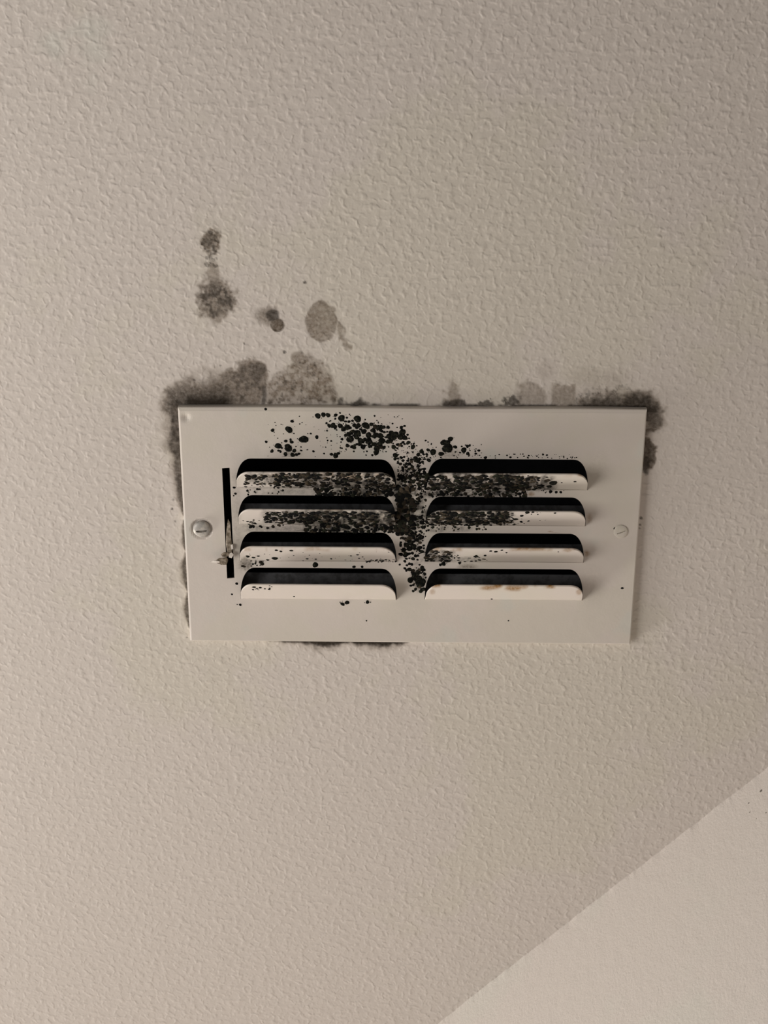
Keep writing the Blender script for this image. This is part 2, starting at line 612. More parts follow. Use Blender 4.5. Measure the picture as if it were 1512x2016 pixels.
# ------------------------------------------------------------------ wall, at 45 degrees to the grille
wa = at(860, 2016)
wb_ = at(1512, 1510)
wd = (wb_ - wa)
wd /= np.linalg.norm(wd)
wn = np.array([wd[1], -wd[0], 0.0])       # candidate normal
if np.dot(wn, -wa) < 0:
    wn = -wn                               # faces the grille
ts = np.concatenate([np.arange(-1.1, -0.12, .05), np.arange(-0.12, 0.55, 0.0012), np.arange(0.55, 1.3, .05)])
hs = np.array([-0.01, 0.0, 0.002, 0.005, 0.012, 0.05, 0.25, 0.7, 1.3])
amp = np.array([1, 1, .9, .45, .1, 0, 0, 0, 0]) * 0.0011
jit = fbm(ts * 1000, ts * 0, 9, 5, 3) - .5 + .8 * (fbm(ts * 1000, ts * 0, 60, 8, 2) - .5)
WVv = []
for h_, a_ in zip(hs, amp):
    for t_, j_ in zip(ts, jit):
        WVv.append(wa + wd * t_ + wn * (a_ * j_) + np.array([0, 0, -h_]))
nt_ = len(ts)
WF = []
for i in range(len(hs) - 1):
    for j in range(nt_ - 1):
        a = i * nt_ + j
        WF.append((a, a + 1, a + nt_ + 1, a + nt_))
n0 = len(WVv)
for h_ in (hs[0], hs[-1]):
    for t_ in (ts[0], ts[-1]):
        WVv.append(wa + wd * t_ - wn * 0.1 + np.array([0, 0, -h_]))
last = (len(hs) - 1) * nt_
WF += [(n0, n0 + 1, n0 + 3, n0 + 2), (0, last, n0 + 2, n0), (nt_ - 1, n0 + 1, n0 + 3, last + nt_ - 1)]
wall = mesh_obj('wall_right', WVv, WF, M_WALL, smooth=False)
bm = bmesh.new()
bm.from_mesh(wall.data)
bmesh.ops.recalc_face_normals(bm, faces=bm.faces)
bm.to_mesh(wall.data)
bm.free()
wall['kind'] = 'structure'
wall['label'] = 'smooth off-white wall meeting the ceiling at a slant'

# ------------------------------------------------------------------ grille
vent = bpy.data.objects.new('air_vent', None)
vent.empty_display_size = 0.05
vent.location = (0, 0, CZ)
COL.objects.link(vent)
vent['label'] = 'off-white stamped metal air vent grille spotted with black mould on the ceiling'
vent['category'] = 'air vent'


def into(o, parent=vent):
    """parent o, keeping the world-space mesh where it is"""
    o.parent = parent
    if parent is vent:
        o.matrix_parent_inverse = Matrix.Translation((0, 0, -CZ))
    return o


HF = 0.0050                    # face stands this far below the ceiling
TH = math.radians(40.0)        # louvre blades are bent out by this angle

# louvre slots: measured on the face plane
rows_l = [(465, 780, 903.5, 960), (469, 780.5, 975.5, 1032.5), (472, 780.5, 1047.5, 1105), (474, 781, 1118.5, 1180)]
rows_r = [(838.5, 1157, 904, 964), (837.5, 1152.5, 978.5, 1035), (836.5, 1149, 1050, 1107), (836, 1147, 1120, 1181)]
louvers = []
for xl, xr, yt, yb in rows_l + rows_r:
    a = at(xl, yb, HF)
    b = at(xr, yb, HF)
    c = at((xl + xr) / 2, yt, HF)
    y_h = (a[1] + b[1]) / 2
    louvers.append(dict(x0=a[0], x1=b[0], yh=y_h, L=y_h - c[1]))


def slot_top(u, w, L):
    """slot height at u in 0..w (rounded upper corners)"""
    rx, ry = 0.0105, L * .92
    e = min(u, w - u)
    if e >= rx:
        return L
    t = 1 - e / rx
    return L - ry * (1 - math.sqrt(max(0, 1 - t ** 2.3)))


def slot_outline(lv, n=14):
    w, L = lv['x1'] - lv['x0'], lv['L']
    us = [0.0105 * (1 - math.cos(math.pi / 2 * i / n)) for i in range(n + 1)]
    left = [(u, slot_top(u, w, L)) for u in us]
    pts = [(0.0, 0.0)] + left + [(w - u, s) for u, s in reversed(left)] + [(w, 0.0)]
    return [(lv['x0'] + u, lv['yh'] - s) for u, s in pts]


sl = [at(437, 922, HF), at(452, 921, HF), at(461.5, 1138, HF), at(447, 1139, HF)]
slider = [(p[0], p[1]) for p in sl]
outlines = [slot_outline(lv) for lv in louvers] + [slider]

# face edge (inset from the outer outline)
IN_T, IN_B, IN_L, IN_R = 0.0028, 0.0006, 0.0013, 0.0009
fx0, fx1 = -PW / 2 + IN_L, PW / 2 - IN_R
fy0, fy1 = -PH / 2 + IN_T, PH / 2 - IN_B


def edge_pts(n_x=120, n_y=60):
    p = []
    for i in range(n_x):
        p.append((0, i / n_x))
    for i in range(n_y):
        p.append((1, i / n_y))
    for i in range(n_x):
        p.append((2, i / n_x))
    for i in range(n_y):
        p.append((3, i / n_y))
    return p


def rect_pt(side, t, x0, x1, y0, y1):
    if side == 0:
        return (x0 + (x1 - x0) * t, y0)
    if side == 1:
        return (x1, y0 + (y1 - y0) * t)
    if side == 2:
        return (x1 - (x1 - x0) * t, y1)
    return (x0, y1 - (y1 - y0) * t)


border = [rect_pt(s, t, fx0, fx1, fy0, fy1) for s, t in edge_pts()]
pts2, edges2 = [], []
for loop in [border] + outlines:
    b0 = len(pts2)
    pts2 += [Vector(p) for p in loop]
    edges2 += [(b0 + i, b0 + (i + 1) % len(loop)) for i in range(len(loop))]
step = 0.0012
g_x, g_y = np.meshgrid(np.arange(fx0 + .0008, fx1 - .0006, step), np.arange(fy0 + .0008, fy1 - .0006, step))
g_x = g_x.ravel()
g_y = g_y.ravel()
okm = np.ones(len(g_x), bool)
for ol in outlines:
    okm &= poly_sd(g_x, g_y, ol) < -0.0004
for a_, b_ in zip(g_x[okm], g_y[okm]):
    pts2.append(Vector((a_, b_)))
cv, ce, cf, *_ = delaunay_2d_cdt(pts2, edges2, [], 0, 1e-7)
cv = np.array([tuple(p) for p in cv])
cf = np.array([tuple(f) for f in cf])
cc = cv[cf].mean(1)
kp = np.ones(len(cf), bool)
for ol in outlines:
    kp &= poly_sd(cc[:, 0], cc[:, 1], ol) < 0
cf = cf[kp]


def grime_fields(x, y):
    """dark mould film, grey-brown film, rust, in 0..1 over the face and blades"""
    g1 = fbm(x, y, 10, 103, 3)
    g2 = fbm(x, y, 26, 111, 3)
    g3 = fbm(x, y, 5, 129, 2)
    dk = np.zeros_like(x)
    fl = np.zeros_like(x)
    ru = np.zeros_like(x)
    # mullion between the two columns
    cxm = np.interp(y, [895, 940, 985, 1040, 1075, 1110, 1165], [812, 808, 806, 806, 815, 822, 826])
    hw = np.interp(y, [890, 930, 960, 1020, 1060, 1080, 1110, 1140, 1168], [14, 24, 34, 38, 26, 18, 14, 18, 4])
    s = np.interp(y, [880, 930, 960, 1000, 1050, 1075, 1100, 1125, 1150, 1170], [0, .45, .75, .88, .88, .45, .15, .5, .7, 0])
    mu = sstep(1.1, .5, np.abs(x - cxm) / hw) * s
    dk = np.maximum(dk, mu * sstep(.36, .60, g1))
    fl = np.maximum(fl, mu * .35)
    # blades
    def blade(x0, x1, y0, y1, a, feather=18):
        nonlocal dk, fl
        mm = sstep(x0 - feather, x0 + feather, x + (g2 - .5) * 40) * sstep(x1 + feather, x1 - feather, x + (g2 - .5) * 40)
        mm = mm * sstep(y0 - 2, y0 + 4, y + (g1 - .5) * 8) * sstep(y1 + 3, y1 - 3, y + (g1 - .5) * 8)
        dk = np.maximum(dk, mm * a * sstep(.28, .56, g1 * .6 + g3 * .4))
        fl = np.maximum(fl, mm * a * .45)
    blade(500, 640, 931, 952, .62)
    blade(600, 785, 930, 962, .80)
    blade(655, 800, 955, 978, .85)
    blade(500, 655, 957, 975, .25)
    blade(528, 610, 1005, 1030, .62)
    blade(600, 790, 1004, 1046, .92)
    blade(470, 600, 1033, 1047, .32)
    blade(838, 1030, 930, 978, .90)
    blade(1010, 1085, 936, 966, .78)
    blade(836, 1000, 1003, 1032, .90)
    blade(836, 930, 1030, 1048, .45)
    blade(836, 890, 1083, 1106, .80)
    blade(885, 945, 1095, 1106, .35)
    blade(474, 500, 1100, 1122, .35)
    # tan film between the slider slot and the blades
    fl = np.maximum(fl, sstep(16, 3, np.abs(x - 462 - (y - 930) * .03)) * sstep(915, 940, y) * sstep(1150, 1100, y) * (.10 + .35 * g1))
    fl = np.maximum(fl, sstep(0, .6, ell(x, y, 482, 1110, 18, 18) + (g1 - .5) * .5) * .75)
    fl = np.maximum(fl, sstep(0, .7, ell(x, y, 885, 893, 34, 16)) * .45)
    fl = np.maximum(fl, sstep(0, .7, ell(x, y, 575, 894, 26, 10)) * .5)
    fl = np.maximum(fl, sstep(0, .7, ell(x, y, 920, 1118, 26, 12)) * .75)
    fl = np.maximum(fl, sstep(0, .8, ell(x, y, 1165, 1150, 40, 60)) * .12)
    fl = np.maximum(fl, sstep(0, .8, ell(x, y, 1175, 925, 40, 60)) * .12)
    # speckled underside of film near the top of the mould cloud
    fl = np.maximum(fl, sstep(0, .8, ell(x, y, 735, 860, 70, 40)) * .22)
    dk = np.maximum(dk, sstep(0, .6, ell(x, y, 700, 797, 16, 5)) * .9)
    # rust along the blade lips and slot ends
    for yy, x0, x1, a in ((1153, 850, 1145, .9), (1081, 840, 1145, .65), (1003, 850, 1150, .45), (934, 985, 1150, .5), (1080, 480, 775, .4),
                          (1153, 690, 778, .35), (934, 500, 770, .45)):
        mm = sstep(6, 1, np.abs(y - yy - .5 + (g2 - .5) * 5)) * (x > x0) * (x < x1)
        ru = np.maximum(ru, mm * a * sstep(.50, .66, fbm(x, y * .4, 20, 141, 3)))
    for cx, cy, rx, ry, a in ((1010, 1158, 24, 8, .85), (965, 1157, 26, 7, .8), (1030, 1156, 14, 6, .6), (1160, 1020, 7, 12, .5), (1155, 1090, 7, 9, .6),
                              (985, 938, 26, 6, .7), (852, 1165, 8, 8, .5), (1083, 1048, 7, 4, .6), (1046, 973, 9, 5, .7), (1140, 1165, 8, 8, .5),
                              (690, 938, 34, 8, .5), (1117, 1083, 14, 5, .5), (660, 1003, 30, 5, .4)):
        ru = np.maximum(ru, sstep(0, .7, ell(x, y, cx, cy, rx, ry) + (g1 - .5) * .4) * a)
    return np.clip(np.stack([dk, fl, ru], 1), 0, 1)


PV = [np.column_stack([cv, np.full(len(cv), CZ - HF)])]
PF = [(f[0], f[1], f[2]) for f in cf]
off = len(cv)
# folded flange round the face, in four rings, rounded at the fold
rings = [(1.0, 1.0), (0.75, 0.975), (0.45, 0.955), (0.18, 0.92), (0.04, 0.75), (0.0, 0.02)]
ep = edge_pts()
prev = None
for (q, hh) in rings:
    loop = []
    for s, t in ep:
        x, y = rect_pt(s, t, -PW / 2 + IN_L * q, PW / 2 - IN_R * q, -PH / 2 + IN_T * q, PH / 2 - IN_B * q)
        h = HF * hh
        ppx = 375 + (x + PW / 2) / PW * 866
        if s == 2 and hh < .3 and 527 < ppx < 806:      # bottom flange stands off the ceiling here
            h = 0.0017
        if s == 0:                                       # top edge is a little wavy
            y += 0.0003 * math.sin(x * 37 + 1) * (1 - q)
        loop.append((x, y, CZ - h))
    PV.append(np.array(loop))
    cur = off
    off += len(loop)
    if prev is not None:
        n = len(loop)
        for i in range(n):
            j = (i + 1) % n
            PF.append((prev + i, prev + j, cur + j, cur + i))
    prev = cur
# cut edges of the slots: thickness of the sheet
for ol in outlines:
    n = len(ol)
    b0 = off
    PV.append(np.array([(x, y, CZ - HF) for x, y in ol]))
    PV.append(np.array([(x, y, CZ - HF + 0.0009) for x, y in ol]))
    off += 2 * n
    for i in range(n):
        j = (i + 1) % n
        PF.append((b0 + i, b0 + j, b0 + n + j, b0 + n + i))
PV = np.concatenate(PV)
# small dent near the upper left corner
dc = at(366, 822, HF)
dd_ = np.hypot(PV[:, 0] - dc[0], PV[:, 1] - dc[1])
PV[:, 2] += np.where(np.abs(PV[:, 2] - (CZ - HF)) < 1e-6, 0.0011 * np.exp(-(dd_ / 0.0022) ** 2), 0)
sc = at(397, 1041, HF)
ds_ = np.hypot(PV[:, 0] - sc[0], PV[:, 1] - sc[1])
PV[:, 2] += np.where(np.abs(PV[:, 2] - (CZ - HF)) < 1e-6, 0.0013 * sstep(0.0078, 0.0058, ds_), 0)
plate = mesh_obj('face_plate', PV, PF, M_PLATE)
bm = bmesh.new()
bm.from_mesh(plate.data)
bmesh.ops.recalc_face_normals(bm, faces=bm.faces)
bm.to_mesh(plate.data)
bm.free()
into(plate)
qx, qy = proj(PV)
set_attr(plate, 'grime', grime_fields(qx, qy))

# louvre blades
ct, st_ = math.cos(TH), math.sin(TH)
for k, lv in enumerate(louvers):
    w, L = lv['x1'] - lv['x0'], lv['L']
    clr = 0.0003
    nu, ns = 96, 14
    us = []
    for i in range(nu + 1):
        t = i / nu
        us.append(clr + (w - 2 * clr) * (0.5 - 0.5 * math.cos(math.pi * t)) * .35 + (w - 2 * clr) * t * .65)
    vv, ff = [], []
    for i, u in enumerate(us):
        top = slot_top(max(u - clr, 0.0), w - 2 * clr, L) - 0.0002
        if i in (0, nu):
            top = 0.0009
        for j in range(ns + 1):
            s = top * j / ns
            # gentle bow of the pressed sheet
            bow = 0.0006 * math.sin(math.pi * min(1, s / L))
            yy = lv['yh'] - s * ct - bow * st_ * .0
            zz = CZ - HF - s * st_ - bow
            vv.append((lv['x0'] + u, yy, zz))
    for i in range(nu):
        for j in range(ns):
            a = i * (ns + 1) + j
            ff.append((a, a + ns + 1, a + ns + 2, a + 1))
    o = mesh_obj('louver_blade', vv, ff, M_PLATE, smooth=True)
    bm = bmesh.new()
    bm.from_mesh(o.data)
    bmesh.ops.recalc_face_normals(bm, faces=bm.faces)
    if sum(f.normal.z for f in bm.faces) > 0:
        bmesh.ops.reverse_faces(bm, faces=bm.faces)
    bm.to_mesh(o.data)
    bm.free()
    sm = o.modifiers.new('sheet', 'SOLIDIFY')
    sm.thickness = 0.0008
    sm.offset = -1
    into(o)
    qx, qy = proj(np.array(vv))
    set_attr(o, 'grime', grime_fields(qx, qy))
    lv['obj'] = o


def surf(px_, py_):
    """point and normal of the grille seen at (px_, py_): a blade, else the face"""
    d = ray(px_, py_)
    for lv in louvers:
        # plane through the hinge line, direction (0,-ct,-st)
        n = np.array([0, st_, -ct])
        p0 = np.array([lv['x0'], lv['yh'], CZ - HF])
        t = np.dot(p0 - CAM, n) / np.dot(d, n)
        P = CAM + t * d
        s = (lv['yh'] - P[1]) / ct
        u = P[0] - lv['x0']
        w = lv['x1'] - lv['x0']
        if 0 <= u <= w and 0 <= s <= slot_top(u, w, lv['L']) - .0004:
            bow = 0.0006 * math.sin(math.pi * min(1, s / lv['L']))
            return P + np.array([0, 0, -bow]), n
    P = at(px_, py_, HF)
    for lv in louvers:
        u = P[0] - lv['x0']
        w = lv['x1'] - lv['x0']
        s = lv['yh'] - P[1]
        if -.0002 <= u <= w + .0002 and 0 <= s <= slot_top(min(max(u, 0), w), w, lv['L']) + .0001:
            return None
    if seg_in(P):
        return None
    if not (fx0 + .0003 < P[0] < fx1 - .0003 and fy0 - .002 < P[1] < fy1 - .0003):
        return None
    n = np.array([0, 0, -1.0])
    if P[1] < fy0:
        q = (fy0 - P[1]) / IN_T
        P[2] += HF * .15 * q
    return P, n


def seg_in(P):
    return bool(poly_sd(np.array([P[0]]), np.array([P[1]]), slider)[0] > -0.0003)


# duct behind the face
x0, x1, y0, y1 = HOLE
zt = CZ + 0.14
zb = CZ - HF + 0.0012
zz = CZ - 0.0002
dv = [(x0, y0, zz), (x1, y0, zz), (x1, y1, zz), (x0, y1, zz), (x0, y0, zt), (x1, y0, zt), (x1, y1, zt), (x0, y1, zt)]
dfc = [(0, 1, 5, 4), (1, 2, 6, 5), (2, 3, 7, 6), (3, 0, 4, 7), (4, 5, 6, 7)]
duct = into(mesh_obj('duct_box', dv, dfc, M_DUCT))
duct['label'] = 'dark sheet metal duct behind the grille'

# damper blades inside
blade_rows = [(938, 0.010, 10), (991, 0.012, 16), (1067, 0.012, 14), (1127, 0.009, 30)]
for yph, dep, hgt in blade_rows:
    a = at(455, yph, -dep)
    b = at(1175, yph, -dep)
    c = at(800, yph + hgt + 18, -dep)
    x_0, x_1, y_0, y_1 = a[0] + .001, min(b[0], x1 - .003), a[1], c[1]
    z = CZ + dep
    tk = 0.0009
    vv = []
    for zz_ in (z, z + tk):
        vv += [(x_0, y_0, zz_), (x_1, y_0, zz_), (x_1, y_1, zz_ - 0.002), (x_0, y_1, zz_ - 0.002)]
    ff = [(0, 3, 2, 1), (4, 5, 6, 7), (0, 1, 5, 4), (1, 2, 6, 5), (2, 3, 7, 6), (3, 0, 4, 7)]
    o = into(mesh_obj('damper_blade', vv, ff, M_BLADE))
    o['label'] = 'dark grey damper blade behind the slots'


# ------------------------------------------------------------------ screws
def screw(cx, cy, rpx, dome, slot_ang, slot_w, slot_off, mat, label, washer):
    c = at(cx, cy, HF)
    r = rpx * 0.000335
    nr, ns = 26, 72
    vv, ff = [(c[0], c[1], 0)], []
    ca, sa = math.cos(slot_ang), math.sin(slot_ang)

    def hgt(x, y):
        q = min(1, math.hypot(x, y) / r)
        h = dome * math.sqrt(max(0, 1 - q ** 2.6)) * .75 + dome * .25 * (1 if q < .985 else 0)
        yy = -x * sa + y * ca - slot_off * r
        if abs(yy) < slot_w * (1 - .5 * (q / .62) ** 2) and q < .62:
            h -= dome * .85
        return h
    vv = [(c[0], c[1], CZ - HF - hgt(0, 0))]
    for i in range(1, nr + 1):
        rr = r * i / nr
        for j in range(ns):
            a = 2 * math.pi * j / ns
            x, y = rr * math.cos(a), rr * math.sin(a)
            h = hgt(x, y) if i < nr else -0.0002
            vv.append((c[0] + x, c[1] + y, CZ - HF - h))
    for j in range(ns):
        ff.append((0, 1 + j, 1 + (j + 1) % ns))
    for i in range(nr - 1):
        for j in range(ns):
            a = 1 + i * ns + j
            b = 1 + i * ns + (j + 1) % ns
            ff.append((a, a + ns, b + ns, b))
    o = mesh_obj('screw', vv, ff, mat)
    bm = bmesh.new()
    bm.from_mesh(o.data)
    bmesh.ops.recalc_face_normals(bm, faces=bm.faces)
    bm.to_mesh(o.data)
    bm.free()
    into(o)
    o['label'] = label
    return o


screw(397, 1041, 17.0, 0.0026, math.radians(-4), 0.00075, .16, M_SCREW, 'dull zinc slotted screw head', True)
screw(1222, 1046, 14.0, 0.0012, math.radians(-22), 0.00034, .10, M_SCREWP, 'slotted screw head painted over', False)


# ------------------------------------------------------------------ damper lever in the slider slot
def plate_poly(name, pts_px, h0, thick, mat, parent, tilt=None, label=None):
    """small sheet cut to an outline; pts (px, py, height above the face)"""
    top = [at(x, y, HF + h0 + dh) for x, y, dh in pts_px]
    bot = [p + np.array([0, 0, thick]) for p in top]
    n = len(top)
    ff = [tuple(range(n)), tuple(range(2 * n - 1, n - 1, -1))]
    ff += [(i, i + n, (i + 1) % n + n, (i + 1) % n) for i in range(n)]
    o = mesh_obj(name, top + bot, ff, mat)
    bm = bmesh.new()
    bm.from_mesh(o.data)
    bmesh.ops.recalc_face_normals(bm, faces=bm.faces)
    bm.to_mesh(o.data)
    bm.free()
    if label:
        o['label'] = label
    return into(o, parent)


lever = plate_poly('damper_lever', [(449, 1022, -.0012), (453, 1030, -.0008), (455, 1060, 0.0), (458, 1082, .001), (455, 1094, .002), (448, 1094, .002),
                                   (445, 1070, 0.0), (446, 1040, -.0008)], 0.0005, 0.0010, M_LEVER, vent, label='corroded damper lever in the slot')
plate_poly('lever_tab', [(421, 1106, .0030), (431, 1100, .0036), (446, 1098, .0030), (449, 1103, .0016), (446, 1112, .0010), (436, 1112, .0016), (428, 1109, .0024)],
                0.0010, 0.0009, M_LEVER, lever)
plate_poly('lever_tab', [(435, 1092, .0028), (440, 1088, .0030), (449, 1088, .0022), (452, 1093, .0010), (446, 1097, .0014), (438, 1096, .0024)],
                0.0008, 0.0009, M_LEVER, lever)
plate_poly('lever_tip', [(414, 1106.5, .0028), (421, 1103.5, .0036), (432, 1105, .0042), (432, 1108, .0040), (421, 1108.5, .0034)],
                0.0012, 0.0007, M_CHIP, lever, label='white paint left on the lever tip')
plate_poly('paint_chip', [(452, 1090, .001), (456, 1088, .0012), (460, 1092, .0012), (456, 1099, .001), (450, 1097, .001)],
                0.0022, 0.0007, M_CHIP, lever)
plate_poly('paint_chip', [(454, 1073, .001), (458, 1072, .0012), (459, 1081, .0012), (455, 1082, .001)],
                0.0012, 0.0007, M_CHIP, lever)

# ------------------------------------------------------------------ mould colonies
rng = random.Random(7)


def dome_mesh(seed, seg=12):
    """flattened irregular dome of unit radius"""
    rg = random.Random(seed)
    ph = [rg.uniform(0, 6.28) for _ in range(3)]
    vv = [(0, 0, .34)]
    rings_ = ((.5, .30), (.85, .16), (1.0, -.05))
    for q, h in rings_:
        for j in range(seg):
            a = 2 * math.pi * j / seg
            r = 1 + .08 * math.sin(2 * a + ph[0]) + .06 * math.sin(3 * a + ph[1]) + .04 * math.sin(5 * a + ph[2])
            r *= q
            vv.append((r * math.cos(a), r * math.sin(a), h + rg.uniform(-.04, .04) * (q < .9)))
    ff = [(0, 1 + j, 1 + (j + 1) % seg) for j in range(seg)]
    for i in range(2):
        for j in range(seg):
            a = 1 + i * seg + j
            b = 1 + i * seg + (j + 1) % seg
            ff.append((a, a + seg, b + seg, b))
    return vv, ff


domes = []
for s in range(8):
    vv, ff = dome_mesh(s)
    me = bpy.data.meshes.new('mould_spot')
    me.from_pydata(vv, [], ff)
    me.update()
    me.polygons.foreach_set('use_smooth', [True] * len(me.polygons))
    me.materials.append(M_SPOT)
    domes.append((me, np.array(vv), ff))

SPOTS = [
    (625.7, 818.8, 5.3), (636.6, 816.5, 4.2), (645.9, 817.4, 4.4), (660.7, 817.4, 3.3), (660, 824.4, 2.2), (669.3, 813, 1.9), (672.2, 823.3, 6.2),
    (680.3, 829.7, 2.6), (687, 830, 2.4), (683, 822.4, 2), (648, 838, 3.6), (655, 837.5, 5), (660, 841, 3.6), (669.7, 838.3, 4.8), (676.6, 844.6, 4.6), (684, 841, 4.8),
    (642.8, 833, 2), (650.8, 828.4, 1.7), (681, 856.8, 3.6), (686.5, 855, 4), (689, 865.4, 6.2), (673.3, 864.7, 2.7), (683.9, 877.3, 3.3),
    (691.8, 879.7, 2.3), (670.6, 881.7, 2), (523.1, 806.3, 2.9), (574, 798.2, 2.2), (575, 829.4, 2.7), (568.8, 845.8, 6), (536.6, 847.1, 3.3),
    (524, 869.8, 2.8), (597.9, 865, 7.6), (623.7, 860.5, 3.3), (611.8, 853.8, 2), (562.6, 868.4, 3), (574, 870, 3.7), (572, 865, 2), (547.9, 878, 5.8),
    (555, 882, 2), (535.4, 888, 3.1), (548.3, 887.2, 2), (552.2, 889, 2.4), (565.7, 878, 4.6), (568, 883, 6.4), (579.4, 887.2, 3.6), (562, 894, 3.6),
    (576, 895.5, 4.2), (583.3, 895, 3), (588.4, 893.4, 2.9), (593, 887, 2), (617, 888.5, 2.4), (638, 893, 1.8), (660.7, 897, 5), (666.3, 892.5, 3.1),
    (652.5, 894.5, 3.2), (578.7, 853.5, 1.4), (590, 834.7, 1.3), (582.7, 879, 1.4), (592.6, 880, 1.6),
    (703.8, 824.7, 6.6), (693.9, 828.4, 2.6), (682.6, 822, 1.8), (719, 826, 1.5), (737.5, 818.8, 1.6), (697.9, 837.4, 3.9), (705.5, 837.6, 4.3),
    (720.3, 837.9, 7), (731.2, 835.4, 3.7), (737.8, 837.9, 2.4), (683.3, 842, 4), (710.4, 845.3, 2.7), (716.4, 849.5, 5.2), (695.2, 848.9, 3.3),
    (703, 852.8, 6), (733.6, 847.5, 4), (736, 843, 2.3), (744.8, 842.2, 4.5), (750, 841, 4.6), (756, 841, 3.2), (749.4, 847.1, 3), (740.2, 856.1, 5),
    (725.6, 856.8, 5.6), (748.8, 858, 5.6), (756.7, 850.8, 2.5), (762.3, 850.2, 1.9), (770.6, 852.2, 4.6), (777.9, 856.1, 6), (767.3, 859.4, 6),
    (775.2, 862, 5), (764.7, 869.4, 4.6), (770, 866.7, 3.8), (792.4, 850.8, 5.6), (791.1, 844.9, 2.3), (788.5, 860.1, 5.5), (797, 862, 4.6),
    (802.4, 856, 2.3), (805.3, 863, 1.6), (796.4, 838.7, 2.3), (803.7, 871.6, 3.7), (789.8, 873, 1.9), (774, 873, 1.6), (812.9, 880, 4.3), (838, 867.4, 1.7),
    (691.9, 863, 5), (686, 867, 3.6), (701.8, 860.8, 4.6), (711, 868, 6), (708, 874, 4), (718.4, 865.4, 4), (723.6, 870, 4), (730, 869, 3.2),
    (752, 868, 6), (747.5, 874.7, 5), (736.9, 874.7, 4.6), (728.3, 878.6, 3.7), (715.7, 881, 3.7), (742, 882.6, 5.4), (740.8, 890.5, 5.4),
    (756, 881, 3.1), (733, 896, 2), (722.3, 888.5, 2), (716.4, 889.5, 1.3), (720.7, 896, 1.3), (778.5, 896.5, 4.6), (777.9, 903.5, 3.1), (795.7, 899.5, 2.2),
    (830, 889, 4.4), (823.5, 895, 3.6), (834, 894.5, 2.4), (840, 894.5, 2.7), (843, 886, 3.3), (852.6, 890, 6), (873.8, 871.3, 5.6), (868.5, 893.5, 4.6),
    (817.6, 902.4, 4.3), (824, 905, 4.6), (837, 904, 2), (844, 906, 4),
    (886.7, 864.3, 4.8), (880.5, 872, 5.5), (882, 882, 8), (875, 885, 5), (896, 880, 3.6), (913, 886, 5), (920, 878.6, 3), (924.5, 877, 2.4), (942.6, 887, 3),
    (936.7, 893, 2.4), (921, 893, 3.4), (909, 879, 2), (955.7, 901, 2.6), (983, 895, 1.5), (1029.5, 894, 1.2), (1041, 897, 1.8), (1069, 894.8, 2.1),
    (1076.7, 896, 1.8), (1057, 898, 1.6),
    (1037.9, 1009, 4.4), (1049, 1008.3, 2.4), (1058.6, 1012.4, 1.9), (1092.6, 1010, 2.4), (1027, 1015, 3), (1040.5, 1025, 2.1), (1026.7, 1027.4, 2.6),
    (1014.8, 1021.4, 4), (1063, 1024, 1.2), (1131.9, 947.6, 2.4), (1105.7, 949.5, 1.6), (1089, 950, 7), (1081, 957, 5), (1084, 968, 3), (1095, 969, 2.6),
    (1104, 969, 2.2), (935.5, 1094.8, 3.6), (943.8, 1102, 3.3), (997, 1087.6, 2), (976, 1085.7, 3), (966, 1084.5, 2.6), (988, 1083, 2.2),
    (487.7, 1094.7, 4), (499, 1097, 3.5), (508.6, 1094, 3), (544, 1083, 3), (553, 1085, 2.6), (573.6, 1083.6, 3.4), (604.8, 1099.6, 2.8), (621.7, 1100.4, 2.3),
    (521, 1090, 1.4), (541, 1098.5, 6), (527, 1102, 3.4), (466, 1149, 2.8), (473, 1190.7, 2.4), (467, 1190, 1.2), (456.5, 1170, 1.8), (500.6, 1155.6, 3.2), (512.5, 1156.6, 3),
    (530, 1159.6, 2.7), (521.5, 1158.6, 2.4), (579, 1174, 1.8), (674.4, 1189.3, 3.8), (683.3, 1186.3, 4.2), (723.6, 1185.4, 3.6), (721.4, 1222, 1.4),
    (620.8, 1112, 5.5), (704, 1091.5, 2.6), (691, 1093.5, 2), (707, 1098.5, 2.3), (714, 1095.7, 1.6), (697, 1116, 2.6), (713, 1116, 2.4), (680, 1102, 1.5), (652, 1099.6, 2.3),
    (968, 1179, 2.4), (1001, 1222, 1.4), (1225, 1158, 2.2), (1211, 1041, 2.8), (1099, 1086, 1.3), (460, 976, 1.7), (461, 960, 2.4), (507, 963, 2.6), (487, 966, 2.8),
    (557, 965.5, 2.0), (463.5, 972, 2.2), (873, 1110, 4), (867, 1112, 3), (905, 1108, 3),
    # lower part of the mullion
    (789, 1068, 2.3), (797, 1105, 3), (800, 1100, 2.4), (806, 1099, 2.4), (813, 1100, 3.6), (822, 1102, 2.0), (806, 1110, 2.8), (801, 1113, 2.4), (810.5, 1111, 2.8), (826, 1112, 2),
    (831, 1117.5, 4), (787, 1111.5, 2), (797, 1119, 3), (800, 1123, 2.6), (806, 1121, 4), (812, 1124, 3), (832, 1126, 2), (836, 1130, 3), (815, 1130, 5), (822, 1128, 5.4), (808, 1142, 6),
    (816, 1135, 5), (825, 1138, 6), (823, 1147, 6), (830, 1150, 6), (834, 1160, 4), (818, 1160, 3.4), (809, 1153, 2.2), (833, 1144, 5), (838, 1137, 2.2),
    (800, 1073, 5), (808, 1068, 6), (814, 1076, 5), (806, 1080, 5.4), (821, 1064, 3.6), (827, 1059, 3.8), (834, 1074, 2.6), (823, 1081, 3.4), (831, 1086, 3.6), (795, 1083, 4.4), (797, 1093, 3.4),
    (804, 1091, 3), (812, 1089, 2.8), (817, 1093, 1.6),
]
